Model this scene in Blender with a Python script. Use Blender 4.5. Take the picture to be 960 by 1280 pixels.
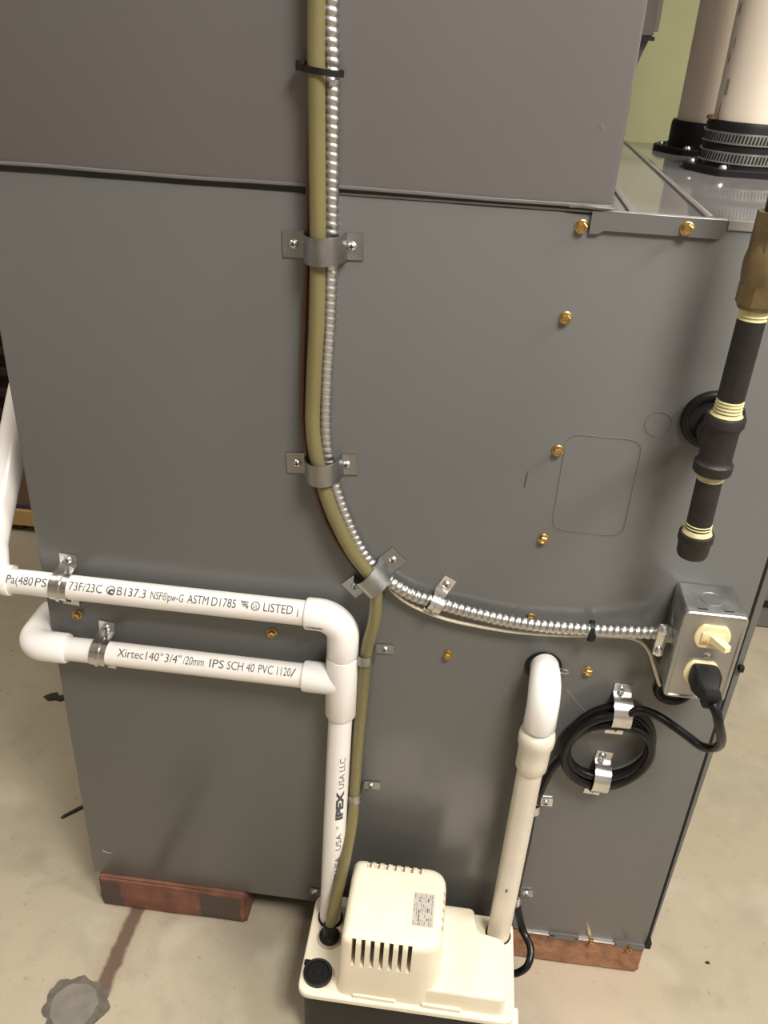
import bpy, bmesh, math, random
from mathutils import Vector, Matrix
random.seed(4)
C = bpy.context.scene.collection
for o in list(bpy.data.objects): bpy.data.objects.remove(o)
sc = bpy.context.scene
# ------------------------------------------------------------------ camera
YAW, PITCH, ROLL, FPX = 0.08825, 0.51566, 0.05639, 1083.9
fw = Vector((-math.sin(YAW)*math.cos(PITCH), math.cos(YAW)*math.cos(PITCH), -math.sin(PITCH)))
rt = Vector((math.cos(YAW), math.sin(YAW), 0)); up = rt.cross(fw)
r2 = math.cos(ROLL)*rt+math.sin(ROLL)*up; u2 = -math.sin(ROLL)*rt+math.cos(ROLL)*up
cd = bpy.data.cameras.new('camera'); cd.sensor_fit = 'HORIZONTAL'; cd.sensor_width = 36; cd.lens = FPX*36/960
cd.clip_start = .01
cam = bpy.data.objects.new('camera', cd); C.objects.link(cam)
M = Matrix((r2, u2, -fw)).transposed().to_4x4(); M.translation = (0.43256, -0.73706, 1.08117)
cam.matrix_world = M; sc.camera = cam
# ------------------------------------------------------------------ world, lights, exposure
sc.view_settings.view_transform = 'Standard'; sc.view_settings.look = 'None'
sc.view_settings.exposure = 0.0; sc.view_settings.gamma = 1.0; sc.view_settings.use_curve_mapping = False
w = bpy.data.worlds.new('world'); sc.world = w; w.use_nodes = True
w.node_tree.nodes['Background'].inputs[0].default_value = (1, .93, .84, 1)
w.node_tree.nodes['Background'].inputs[1].default_value = .1
def area(name, loc, target, size, power, col, sizey=None):
    d = bpy.data.lights.new(name, 'AREA'); d.energy = power; d.color = col; d.size = size
    if sizey: d.shape = 'RECTANGLE'; d.size_y = sizey
    o = bpy.data.objects.new(name, d); C.objects.link(o); o.location = loc
    o.rotation_euler = (Vector(target)-Vector(loc)).to_track_quat('-Z', 'Y').to_euler()
    return o
LAMP = (1.07, -1.07, 2.33); FILL_R = (1.95, -.35, 2.33)
area('ceiling_lamp_light', (LAMP[0], LAMP[1], 2.30), (LAMP[0], LAMP[1], 0), .55, 53, (1, .965, .90))
area('right_fill_light', (FILL_R[0], FILL_R[1], 2.30), (FILL_R[0], FILL_R[1], 0), .55, 38, (1, .96, .89))  # added fill light for the rear vent pipe and green wall
FILL_L = (-.95, .08, 2.33)
area('left_fill_light', (FILL_L[0], FILL_L[1], 2.30), (FILL_L[0], FILL_L[1], 0), .55, 17, (1, .96, .89))  # added fill light to lift the floor left of the furnace
# ------------------------------------------------------------------ materials
MATS = {}
def mat(name, col, rough=.5, metal=0., var=.0, vscale=8., bump=0., bscale=60., rvar=0., coat=0., trans=0., spec=.5, col2=None, sss=0.):
    if name in MATS: return MATS[name]
    m = bpy.data.materials.new(name); m.use_nodes = True; nt = m.node_tree; b = nt.nodes['Principled BSDF']
    b.inputs['Roughness'].default_value = rough; b.inputs['Metallic'].default_value = metal
    b.inputs['Coat Weight'].default_value = coat; b.inputs['Transmission Weight'].default_value = trans
    b.inputs['Specular IOR Level'].default_value = spec
    if sss:
        b.inputs['Subsurface Weight'].default_value = sss; b.inputs['Subsurface Radius'].default_value = (.01, .008, .004)
        b.inputs['Subsurface Scale'].default_value = .4
    tc = nt.nodes.new('ShaderNodeTexCoord')
    n = nt.nodes.new('ShaderNodeTexNoise'); n.inputs['Scale'].default_value = vscale; n.inputs['Detail'].default_value = 6
    nt.links.new(tc.outputs['Object'], n.inputs['Vector'])
    r = nt.nodes.new('ShaderNodeValToRGB'); r.color_ramp.elements[0].position = .3; r.color_ramp.elements[1].position = .7
    c2 = col2 or tuple(max(0, c*(1-var)) for c in col)
    r.color_ramp.elements[0].color = (*c2, 1); r.color_ramp.elements[1].color = (*col, 1)
    nt.links.new(n.outputs['Fac'], r.inputs['Fac']); nt.links.new(r.outputs['Color'], b.inputs['Base Color'])
    if rvar:
        mr = nt.nodes.new('ShaderNodeMapRange'); mr.inputs['To Min'].default_value = max(0, rough-rvar); mr.inputs['To Max'].default_value = rough+rvar
        nt.links.new(n.outputs['Fac'], mr.inputs['Value']); nt.links.new(mr.outputs['Result'], b.inputs['Roughness'])
    if bump:
        n2 = nt.nodes.new('ShaderNodeTexNoise'); n2.inputs['Scale'].default_value = bscale; n2.inputs['Detail'].default_value = 4
        nt.links.new(tc.outputs['Object'], n2.inputs['Vector'])
        bp = nt.nodes.new('ShaderNodeBump'); bp.inputs['Strength'].default_value = bump; bp.inputs['Distance'].default_value = .002
        nt.links.new(n2.outputs['Fac'], bp.inputs['Height']); nt.links.new(bp.outputs['Normal'], b.inputs['Normal'])
    MATS[name] = m; return m
PAINT = mat('grey_paint', (.140, .141, .138), .22, 0, .05, 3, .03, 900)
PAINT2 = mat('grey_paint_reflect_tint', (.155, .147, .149), .27, 0, .05, 3, .03, 900)  # upper grey, with the room's reflected tint put into the colour
TOPP = mat('grey_gloss_top', (.30, .29, .29), .07, .35, .04, 4)
GALV = mat('galvanized', (.62, .62, .61), .33, 1, .3, 90, .05, 300, .08)
COVERM = mat('cover_steel', (.47, .47, .46), .5, 1, .12, 30, 0, 60, .06)
CABLEM = mat('cable_armor', (.56, .56, .56), .36, 1, .12, 60)
GALVB = mat('galvanized_bright', (.80, .80, .79), .24, 1, .2, 60, .05, 200, .06)
GALVD = mat('galvanized_box', (.50, .51, .51), .42, 1, .35, 45, 0, 60, .12)
STRAP = mat('strap_steel', (.37, .375, .37), .40, 1, .15, 70, .04, 300, .08)
ZINC = mat('zinc_screw', (.75, .76, .77), .28, 1, .1)
BRASSG = mat('gold_screw', (.66, .45, .17), .32, 1, .25, 200)
PVC = mat('white_pvc', (.83, .80, .77), .30, 0, .02, 20)
PVCF = mat('white_pvc_fitting', (.88, .86, .84), .25, 0, .02, 20)
PVCO = mat('aged_pvc', (.74, .68, .58), .38, 0, .12, 30)
PVCO2 = mat('aged_pvc_fitting', (.73, .68, .57), .38, 0, .15, 40)
VENT = mat('cream_vent_pvc', (.80, .70, .58), .35, 0, .04, 8)
INK = mat('print_ink', (.07, .07, .08), .6)
VINYL = mat('yellowed_vinyl', (.255, .22, .098), .25, 0, .2, 14, trans=.25, sss=.1)
BLACK = mat('black_rubber', (.009, .009, .010), .48, 0, .2, 30, spec=.3)
BLACKG = mat('black_cord', (.007, .007, .008), .25, 0, .1, 30, spec=.35)
DARK = mat('dark_void', (.006, .006, .006), .9)
CREAM = mat('cream_plastic', (.86, .78, .62), .42, 0, .07, 25, .03, 500)
IVORY = mat('ivory_device', (.82, .72, .42), .35, 0, .03, 30)
CREAMW = mat('cream_wire', (.72, .66, .52), .45)
BROWNW = mat('brown_wire', (.10, .035, .018), .4)
IRON = mat('black_iron', (.028, .024, .024), .5, .25, .45, 50, .25, 220, .1)
BRASS = mat('dull_brass', (.24, .175, .085), .45, .6, .4, 60, .2, 150, .08)
DOPE = mat('thread_paste', (.62, .57, .30), .65, 0, .25, 160, .3, 300)
TANK = mat('black_tank', (.014, .013, .014), .45, 0, .2, 20, spec=.25)
LABELM = mat('label_silver', (.52, .48, .42), .4)
BRICKM = mat('brick_red', (.25, .105, .07), .85, 0, .5, 30, .5, 200)
def brick_mat():
    m = mat('brick_red_stained', (.25, .105, .07), .85, 0, .5, 30, .5, 200); nt = m.node_tree; L = nt.links.new; N = nt.nodes.new
    b = nt.nodes['Principled BSDF']; src = b.inputs['Base Color'].links[0].from_socket
    tc = N('ShaderNodeTexCoord'); sx = N('ShaderNodeSeparateXYZ'); L(tc.outputs['Object'], sx.inputs[0])
    n = N('ShaderNodeTexNoise'); n.inputs['Scale'].default_value = 45; n.inputs['Detail'].default_value = 5; L(tc.outputs['Object'], n.inputs['Vector'])
    def M_(op, a, c, clamp=False):
        q = N('ShaderNodeMath'); q.operation = op; q.use_clamp = clamp
        for i, v in enumerate((a, c)):
            if isinstance(v, (int, float)): q.inputs[i].default_value = v
            else: L(v, q.inputs[i])
        return q.outputs[0]
    w_ = M_('MULTIPLY', M_('SUBTRACT', n.outputs[0], .5), .02); x = M_('ADD', sx.outputs[0], w_)
    left = M_('DIVIDE', M_('SUBTRACT', -.072, x), .003, True)
    right = M_('MULTIPLY', M_('DIVIDE', M_('SUBTRACT', x, .034), .004, True), M_('DIVIDE', M_('SUBTRACT', .094, x), .004, True))
    top = M_('DIVIDE', M_('SUBTRACT', .0505, M_('ADD', sx.outputs[2], M_('MULTIPLY', w_, .3))), .002, True)
    f = M_('MULTIPLY', M_('MULTIPLY', M_('MAXIMUM', left, right), top), .88)
    x_ = N('ShaderNodeMix'); x_.data_type = 'RGBA'; L(f, x_.inputs[0]); L(src, x_.inputs[6]); x_.inputs[7].default_value = (.075, .062, .05, 1)
    L(x_.outputs[2], b.inputs['Base Color']); return m
BRICKS = brick_mat()
BRICKD = mat('brick_dark', (.085, .068, .052), .85, 0, .3, 30, .4, 200)
BRICKO = mat('brick_orange', (.46, .23, .13), .85, 0, .55, 55, .6, 220)
WOOD = mat('pale_wood', (.62, .42, .16), .6, 0, .3, 9)
CARD = mat('brown_cardboard', (.17, .10, .058), .8, 0, .2, 12)
PURPLE = mat('purple_tape', (.05, .025, .09), .6)
MAROON = mat('dark_maroon_cloth', (.030, .012, .010), .9, 0, .7, 25, .3, 60)
GREYB = mat('far_grey', (.19, .18, .17), .6, 0, .15, 5)
DUCTM = mat('dull_duct', (.24, .22, .215), .5, .2, .2, 20)
REDP = mat('red_mark', (.7, .08, .03), .5)
WHITEP = mat('white_paint', (.8, .78, .74), .6)
# concrete floor with the rust stain running out from the left brick
def floor_mat():
    m = bpy.data.materials.new('concrete_floor'); m.use_nodes = True; nt = m.node_tree; L = nt.links.new
    b = nt.nodes['Principled BSDF']; b.inputs['Roughness'].default_value = .62
    tc = nt.nodes.new('ShaderNodeTexCoord'); N = nt.nodes.new
    def noise(s, d=6, v=None):
        n = N('ShaderNodeTexNoise'); n.inputs['Scale'].default_value = s; n.inputs['Detail'].default_value = d
        L(v or tc.outputs['Object'], n.inputs['Vector']); return n
    def math_(op, a, bb, clamp=False):
        q = N('ShaderNodeMath'); q.operation = op; q.use_clamp = clamp
        for i, v in enumerate((a, bb)):
            if isinstance(v, (int, float)): q.inputs[i].default_value = v
            else: L(v, q.inputs[i])
        return q.outputs[0]
    def ramp(f, p0, c0, p1, c1):
        r = N('ShaderNodeValToRGB'); e = r.color_ramp.elements
        e[0].position, e[1].position = p0, p1; e[0].color, e[1].color = (*c0, 1), (*c1, 1); L(f, r.inputs[0]); return r.outputs[0]
    def mix(f, a, bb):
        x = N('ShaderNodeMix'); x.data_type = 'RGBA'; 
        if isinstance(f, (int, float)): x.inputs[0].default_value = f
        else: L(f, x.inputs[0])
        for i, v in ((6, a), (7, bb)):
            if isinstance(v, tuple): x.inputs[i].default_value = (*v, 1)
            else: L(v, x.inputs[i])
        return x.outputs[2]
    big = noise(2.2, 5); fine = noise(26, 8); sp = noise(120, 3)
    col = ramp(big.outputs[0], .3, (.345, .295, .215), .72, (.42, .366, .27))
    col = mix(math_('MULTIPLY', math_('SUBTRACT', fine.outputs[0], .52, True), 2.2, True), col, (.29, .25, .195))
    col = mix(math_('MULTIPLY', math_('SUBTRACT', sp.outputs[0], .66, True), 7, True), col, (.15, .12, .085))
    mid = noise(7, 7); col = mix(math_('MULTIPLY', math_('SUBTRACT', mid.outputs[0], .50, True), 2.6, True), col, (.285, .25, .195))
    lite = noise(11, 6); col = mix(math_('MULTIPLY', math_('SUBTRACT', lite.outputs[0], .56, True), 3.5, True), col, (.47, .425, .345))
    sx = N('ShaderNodeSeparateXYZ'); L(tc.outputs['Object'], sx.inputs[0]); X, Y = sx.outputs[0], sx.outputs[1]
    wob = noise(38, 5); wv = math_('MULTIPLY', math_('SUBTRACT', wob.outputs[0], .5), .014)
    def line(x0, y0, x1, y1, wid, soft):
        # distance to a segment running mostly along y
        t = math_('DIVIDE', math_('SUBTRACT', Y, y0), y1-y0)
        xc = math_('ADD', math_('MULTIPLY', t, x1-x0), x0)
        dx = math_('ABSOLUTE', math_('ADD', math_('SUBTRACT', X, xc), wv), 0)
        f = math_('DIVIDE', math_('SUBTRACT', wid, dx), soft, True)
        g = math_('MULTIPLY', math_('DIVIDE', t, .08, True), math_('DIVIDE', math_('SUBTRACT', 1.0, t), .1, True))
        return math_('MULTIPLY', f, g)
    halo = line(.062, .03, .052, -.135, .026, .02)
    core = line(.060, .03, .055, -.135, .0125, .005)
    col = mix(math_('MULTIPLY', halo, .45), col, (.30, .22, .15)); col = mix(math_('MULTIPLY', core, .92), col, (.105, .06, .04))
    # pinkish brick dust beside the right-hand brick
    dx = math_('SUBTRACT', X, .66); dy = math_('ADD', Y, .05)
    dd = math_('SQRT', math_('ADD', math_('MULTIPLY', dx, dx), math_('MULTIPLY', dy, dy)), 0)
    dm = math_('MULTIPLY', math_('DIVIDE', math_('SUBTRACT', .15, dd), .15, True), math_('ADD', .35, fine.outputs[0]))
    col = mix(math_('MULTIPLY', dm, .7), col, (.47, .36, .28))
    L(col, b.inputs['Base Color'])
    bp = N('ShaderNodeBump'); bp.inputs['Strength'].default_value = .18; bp.inputs['Distance'].default_value = .002
    L(fine.outputs[0], bp.inputs['Height']); L(bp.outputs[0], b.inputs['Normal'])
    return m
FLOORM = floor_mat()
PATCH = mat('grey_patch', (.215, .195, .165), .8, 0, .25, 60, .5, 200)
PATCHR = mat('patch_rim', (.15, .13, .105), .9, 0, .4, 90, .6, 250)
GREENW = mat('green_wall_paint', (.31, .31, .165), .75, 0, .13, 7, .2, 60)
ROOMW = mat('room_wall', (.42, .385, .37), .85, 0, .1, 3)
CEILM = mat('ceiling_paint', (.72, .70, .67), .9)
LAMPM = mat('lamp_metal', (.7, .68, .63), .5)
BULB = bpy.data.materials.new('bulb_glow'); BULB.use_nodes = True
BULB.node_tree.nodes['Principled BSDF'].inputs['Emission Color'].default_value = (1, .9, .76, 1)
BULB.node_tree.nodes['Principled BSDF'].inputs['Emission Strength'].default_value = 6

# ------------------------------------------------------------------ mesh helpers
class MB:
    def __init__(s): s.v = []; s.f = []
    def add(s, vs, fs):
        k = len(s.v); s.v += [tuple(v) for v in vs]; s.f += [tuple(i+k for i in f) for f in fs]; return s
    def box(s, lo, hi, bev=0., seg=2):
        if not bev:
            (a, b, c), (d, e, f) = lo, hi
            return s.add([(a,b,c),(d,b,c),(d,e,c),(a,e,c),(a,b,f),(d,b,f),(d,e,f),(a,e,f)],
                         [(0,3,2,1),(4,5,6,7),(0,1,5,4),(1,2,6,5),(2,3,7,6),(3,0,4,7)])
        bm = bmesh.new(); bmesh.ops.create_cube(bm, size=1)
        for v in bm.verts: v.co = Vector([(lo[i]+hi[i])/2+v.co[i]*(hi[i]-lo[i]) for i in range(3)])
        bmesh.ops.bevel(bm, geom=bm.edges[:], offset=bev, segments=seg, profile=.5, affect='EDGES')
        s.bm(bm); return s
    def bm(s, bm):
        bm.verts.index_update()
        s.add([v.co[:] for v in bm.verts], [[v.index for v in f.verts] for f in bm.faces]); bm.free(); return s
    def tube(s, pts, rad, seg=12, cap=True, mod=None):
        """sweep a circle along points; rad number or list; mod(i, angle) scales the radius"""
        P = [Vector(p) for p in pts]; n = len(P); vs = []; fs = []
        T = [(P[min(i+1, n-1)]-P[max(i-1, 0)]).normalized() for i in range(n)]
        a = Vector((0, 0, 1)) if abs(T[0].z) < .9 else Vector((0, 1, 0))
        N = (a-T[0]*a.dot(T[0])).normalized()
        for i in range(n):
            N = (N-T[i]*N.dot(T[i])).normalized(); B = T[i].cross(N)
            r = rad[i] if isinstance(rad, (list, tuple)) else rad
            for k in range(seg):
                t = 2*math.pi*k/seg; rr = r*(mod(i, t) if mod else 1)
                vs.append(P[i]+(N*math.cos(t)+B*math.sin(t))*rr)
        for i in range(n-1):
            for k in range(seg):
                fs.append((i*seg+k, i*seg+(k+1) % seg, (i+1)*seg+(k+1) % seg, (i+1)*seg+k))
        if cap: fs.append(tuple(range(seg-1, -1, -1))); fs.append(tuple((n-1)*seg+k for k in range(seg)))
        return s.add(vs, fs)
    def lathe(s, prof, org, axis=(0, 0, 1), seg=24):
        """prof: list of (distance along axis, radius)"""
        o = Vector(org); A = Vector(axis).normalized()
        return s.tube2([(o+A*d, r) for d, r in prof], A, seg)
    def tube2(s, pr, A, seg):
        a = Vector((0, 0, 1)) if abs(A.z) < .9 else Vector((1, 0, 0))
        N = (a-A*a.dot(A)).normalized(); B = A.cross(N); vs = []; fs = []
        for p, r in pr:
            for k in range(seg):
                t = 2*math.pi*k/seg; vs.append(p+(N*math.cos(t)+B*math.sin(t))*r)
        n = len(pr)
        for i in range(n-1):
            for k in range(seg):
                fs.append((i*seg+k, i*seg+(k+1) % seg, (i+1)*seg+(k+1) % seg, (i+1)*seg+k))
        fs.append(tuple(range(seg-1, -1, -1))); fs.append(tuple((n-1)*seg+k for k in range(seg)))
        return s.add(vs, fs)
    def ribbon(s, prof, wid, th, z0=0.):
        """prof in (u, out): u -> x, out -> -y ; the width runs along z"""
        n = len(prof); q = []
        for i in range(n):
            a, b = prof[max(i-1, 0)], prof[min(i+1, n-1)]
            d = Vector((b[0]-a[0], b[1]-a[1])).normalized(); nn = Vector((-d.y, d.x))
            q.append((Vector(prof[i]), Vector(prof[i])+nn*th))
        vs = []; fs = []
        for a, b in q:
            for p in (a, b):
                for z in (-wid/2, wid/2): vs.append((p.x, -p.y, z0+z))
        for i in range(n-1):
            k = i*4; fs += [(k, k+4, k+5, k+1), (k+2, k+3, k+7, k+6), (k, k+2, k+6, k+4), (k+1, k+5, k+7, k+3)]
        e = (n-1)*4; fs += [(0, 1, 3, 2), (e, e+2, e+3, e+1)]
        return s.add(vs, fs)
    def loft(s, loops, cap0=True, cap1=True):
        n = len(loops[0]); vs = [v for l in loops for v in l]; fs = []
        for i in range(len(loops)-1):
            for k in range(n): fs.append((i*n+k, i*n+(k+1) % n, (i+1)*n+(k+1) % n, (i+1)*n+k))
        if cap0: fs.append(tuple(range(n-1, -1, -1)))
        if cap1: fs.append(tuple((len(loops)-1)*n+k for k in range(n)))
        return s.add(vs, fs)
    def build(s, name, material, parent=None, smooth=40, org=None):
        me = bpy.data.meshes.new(name)
        if org is None: org = parent.get('_o', (0, 0, 0)) if parent else (0, 0, 0)
        me.from_pydata([(v[0]-org[0], v[1]-org[1], v[2]-org[2]) for v in s.v], [], s.f); me.update()
        bm = bmesh.new(); bm.from_mesh(me); bmesh.ops.recalc_face_normals(bm, faces=bm.faces[:]); bm.to_mesh(me); bm.free()
        if smooth:
            me.polygons.foreach_set('use_smooth', [True]*len(me.polygons)); me.set_sharp_from_angle(angle=math.radians(smooth))
        me.materials.append(material)
        o = bpy.data.objects.new(name, me); C.objects.link(o)
        if parent: o.parent = parent; o['_o'] = tuple(org)
        else: o.location = org; o['_o'] = tuple(org)
        return o
def tag(o, label, cat, group=None):
    o['label'] = label; o['category'] = cat
    if group: o['group'] = group
    return o
def thing(name, label, cat, loc=(0, 0, 0), group=None):
    o = bpy.data.objects.new(name, None); C.objects.link(o); o.location = loc; o['_o'] = tuple(loc); o.empty_display_size = .02
    return tag(o, label, cat, group)
def struct(o): o['kind'] = 'structure'; return o
def spline(pts, step=.004):
    """Catmull-Rom through points, resampled at an even step"""
    P = [Vector(p) for p in pts]; P = [P[0]*2-P[1]]+P+[P[-1]*2-P[-2]]; out = []
    for i in range(1, len(P)-2):
        a, b, c, d = P[i-1:i+3]; n = max(2, int((c-b).length/step*2))
        for k in range(n):
            t = k/n
            out.append(.5*((2*b)+(c-a)*t+(2*a-5*b+4*c-d)*t*t+(3*b-3*c+d-a)*t**3))
    out.append(P[-2]); res = [out[0]]; acc = 0
    for i in range(1, len(out)):
        acc += (out[i]-out[i-1]).length
        if acc >= step: res.append(out[i]); acc = 0
    if (res[-1]-out[-1]).length > 1e-5: res.append(out[-1])
    return res
def even(pts, step):
    """exactly even resampling of a polyline"""
    res = [pts[0]]; need = step
    for a, b in zip(pts, pts[1:]):
        L = (b-a).length; pos = 0
        while L-pos >= need: pos += need; res.append(a.lerp(b, pos/L)); need = step
        need -= L-pos
    return res
def arc(c, r, a0, a1, n, f):
    return [f(c[0]+r*math.cos(math.radians(a0+(a1-a0)*i/n)), c[1]+r*math.sin(math.radians(a0+(a1-a0)*i/n))) for i in range(n+1)]
def rpoly(pts, r, seg=5):
    """2-D polygon (counter-clockwise) with rounded corners"""
    n = len(pts); out = []
    for i in range(n):
        p0, p, p1 = Vector(pts[i-1]), Vector(pts[i]), Vector(pts[(i+1) % n]); rr = r[i] if isinstance(r, (list, tuple)) else r
        a = p+(p0-p).normalized()*rr; b = p+(p1-p).normalized()*rr
        for k in range(seg+1):
            t = k/seg; out.append(a*(1-t)**2+p*2*t*(1-t)+b*t*t)
    return out
def inset(loop, d):
    n = len(loop); o = []
    for i in range(n):
        t = (loop[(i+1) % n]-loop[i-1]).normalized(); o.append(loop[i]+Vector((-t.y, t.x))*d)
    return o
def rect(x0, x1, y0, y1): return [(x0, y0), (x1, y0), (x1, y1), (x0, y1)]
def ipoly(pts, rad, d, seg=5):
    """rounded polygon with every edge moved inwards by d"""
    n = len(pts); P = [Vector(p) for p in pts]; out = []; rr = []
    for i in range(n):
        e0 = (P[i]-P[i-1]).normalized(); e1 = (P[(i+1) % n]-P[i]).normalized()
        n0 = Vector((-e0.y, e0.x)); n1 = Vector((-e1.y, e1.x)); m = (n0+n1); m /= max(.05, m.dot(n0))
        out.append(P[i]+m*d); turn_ = e0.x*e1.y-e0.y*e1.x
        r_ = rad[i] if isinstance(rad, (list, tuple)) else rad
        rr.append(max(.0008, r_-d) if turn_ > 0 else r_+d)
    return rpoly(out, rr, seg)
def dome(pts, rad_c, z0, z1, rad, draft=0., bot=0., seg=5):
    """loops of a moulded cover: sides with a little draft, rounded top edge, flat margin"""
    ring_ = lambda d, z: [(p.x, p.y, z) for p in ipoly(pts, rad_c, d, seg)]
    L = [ring_(bot, z0), ring_(0, z0+bot)] if bot else [ring_(0, z0)]
    for k in range(7):
        a = math.pi/2*k/6; L.append(ring_(draft+rad*(1-math.cos(a)), z1-rad+rad*math.sin(a)))
    L.append(ring_(draft+rad+.0015, z1))
    return L
def text_polys(txt, size, bold=0., shear=0., xs=1.):
    cu = bpy.data.curves.new('t', 'FONT'); cu.body = txt; cu.size = size; cu.shear = shear; cu.offset = bold
    cu.resolution_u = 3; cu.fill_mode = 'FRONT'
    o = bpy.data.objects.new('t', cu); C.objects.link(o)
    dg = bpy.context.evaluated_depsgraph_get(); dg.update()
    me = bpy.data.meshes.new_from_object(o.evaluated_get(dg)); bpy.data.objects.remove(o)
    bm = bmesh.new(); bm.from_mesh(me)
    for k in range(1, 10):
        bmesh.ops.bisect_plane(bm, geom=bm.verts[:]+bm.edges[:]+bm.faces[:], plane_co=(0, (k-2)*size/9, 0), plane_no=(0, 1, 0))
    bm.verts.index_update()
    vs = [(v.co.x*xs, v.co.y) for v in bm.verts]; fs = [[v.index for v in f.verts] for f in bm.faces]; bm.free()
    return vs, fs
def fit_text(mb, txt, x0, x1, size, place, **k):
    """lay text between x0 and x1; place(x, y) -> point on the surface"""
    vs, fs = text_polys(txt, size, **k)
    if not vs: return
    a = min(v[0] for v in vs); b = max(v[0] for v in vs); s = (x1-x0)/(b-a)
    mb.add([place(x0+(v[0]-a)*s, v[1]) for v in vs], fs)

# ------------------------------------------------------------------ the room
XL, XR, YF, YB, ZC = -1.7, 2.3, -2.7, 1.05, 2.4
struct(MB().box((XL, YF, -.1), (XR, YB, 0)).build('floor', FLOORM, smooth=0))
struct(MB().box((XL, YF, ZC), (XR, YB, ZC+.1)).build('ceiling', CEILM, smooth=0))
struct(MB().box((XL-.1, YB, 0), (XR+.1, YB+.1, ZC)).build('wall_back', GREENW, smooth=0))
struct(MB().box((XL-.1, YF, 0), (XL, YB, ZC)).build('wall_left', ROOMW, smooth=0))
struct(MB().box((XR, YF, 0), (XR+.1, YB, ZC)).build('wall_right', ROOMW, smooth=0))
struct(MB().box((XL-.1, YF-.1, 0), (XR+.1, YF, ZC)).build('wall_front', ROOMW, smooth=0))
fl = bpy.data.objects['floor']
def blob(cx, cy, r, n, jit):
    ph = [random.uniform(0, 6.28) for _ in range(5)]; out = []
    for i in range(n):
        a = 2*math.pi*i/n; k = 1+jit*(.5*math.sin(2*a+ph[0])+.6*math.sin(3*a+ph[1])+.5*math.sin(7*a+ph[2])+.4*math.sin(11*a+ph[3]))+random.uniform(-jit, jit)*.3
        out.append((cx+r*k*math.cos(a), cy+r*k*math.sin(a)))
    return out
b1 = blob(.031, -.146, .038, 70, .09); b2 = blob(.030, -.148, .029, 50, .04)
MB().loft([[(x, y, -.001) for x, y in b1], [(x, y, .0012) for x, y in b1]]).build('patch_rim', PATCHR, fl, 0)
MB().loft([[(x, y, 0) for x, y in b2], [(x, y, .0022) for x, y in b2]]).build('concrete_patch', PATCH, fl, 0)
# main ceiling lamp, then fixtures made up for the two fill lights
for k, (p, lb) in enumerate(((LAMP, 'round ceiling lamp to the right, lighting the grey furnace'), (FILL_R, 'added fill light disc beyond the right side of the furnace'), (FILL_L, 'added fill light disc left of the furnace'))):
    t = thing('ceiling_lamp_or_fill', lb, 'lamp', (p[0], p[1], ZC))
    MB().lathe([(0, .32), (-.05, .32), (-.06, .31), (-.065, .29)], (p[0], p[1], ZC), seg=40).build('lamp_base', LAMPM, t)
    MB().lathe([(-.066, .28), (-.072, .28)], (p[0], p[1], ZC), seg=40).build('diffuser', BULB, t)

# ------------------------------------------------------------------ furnace
W_, D_, ZB, ZT = .737, .533, .057, .957
fu = thing('furnace', 'grey painted metal furnace cabinet standing on bricks, filling the picture', 'furnace', (0, 0, ZB))
MB().box((0, 0, ZB), (W_, D_, ZT-.003), .0025, 2).build('cabinet_body', PAINT, fu)
def hexscrew(x, z, m=BRASSG, parent=fu, y=0., s=1.):
    mb = MB(); mb.lathe([(-.001, .0056*s), (.0008, .0056*s), (.0014, .0048*s)], (x, y, z), (0, -1, 0), 20)
    a = random.uniform(0, 1); o = Vector((x, y-.001, z))
    def lp(d, r): return [(x+r*s*math.cos(a+k*math.pi/3), y-d, z+r*s*math.sin(a+k*math.pi/3)) for k in range(6)]
    mb.loft([lp(.001, .0044), lp(.0048, .0044), lp(.0055, .0036), lp(.0053, .0026), lp(.0040, .0022)])
    return mb.build('screw', m, parent, 30)
for x, z in ((.5142, .9441), (.5128, .8687), (.5242, .745), (.5242, .6501), (.5243, .5548), (.4445, .4954), (.5927, .495), (.253, .4979), (.034, .4931)):
    hexscrew(x, z)
# folded top plate with its two creases and the front lip
tp = MB().box((.30, .002, ZT-.003), (.752, D_, ZT), .0008, 1).build('top_plate', TOPP, fu)
for x in (.5525, .6125):
    MB().box((x-.0035, .002, ZT-.001), (x+.0035, D_-.01, ZT+.0022), .0015, 2).build('crease', TOPP, tp)
lip = [(.5206, .9395), (.5275, .9395), (.5320, .9425), (.622, .9425), (.6262, .9455), (.6262, .9572), (.5206, .9572)]
lp = MB().loft([[(x, -.0032, z) for x, z in lip], [(x, .0, z) for x, z in lip]]).build('front_lip', PAINT, fu, 0)
MB().box((.5206, -.0032, ZT-.0005), (.6262, .004, ZT+.0006), .0004, 1).build('lip_edge', mat('pale_edge', (.42, .41, .40), .35, .4), fu)  # thin strip, paler than the lip below it
hexscrew(.5959, .949, y=-.0032)
MB().box((.6275, -.0015, .9495), (.737, .002, .9572), .0005, 1).build('end_strip', mat('pale_strip', (.40, .38, .36), .35, .5), fu)
MB().box((.005, .0022, ZT-.004), (.535, .02, ZT+.0026)).build('seam_shade', mat('seam_dark', (.035, .034, .033), .8), fu, 0)  # dark strip standing for the shade in the open seam
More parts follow.
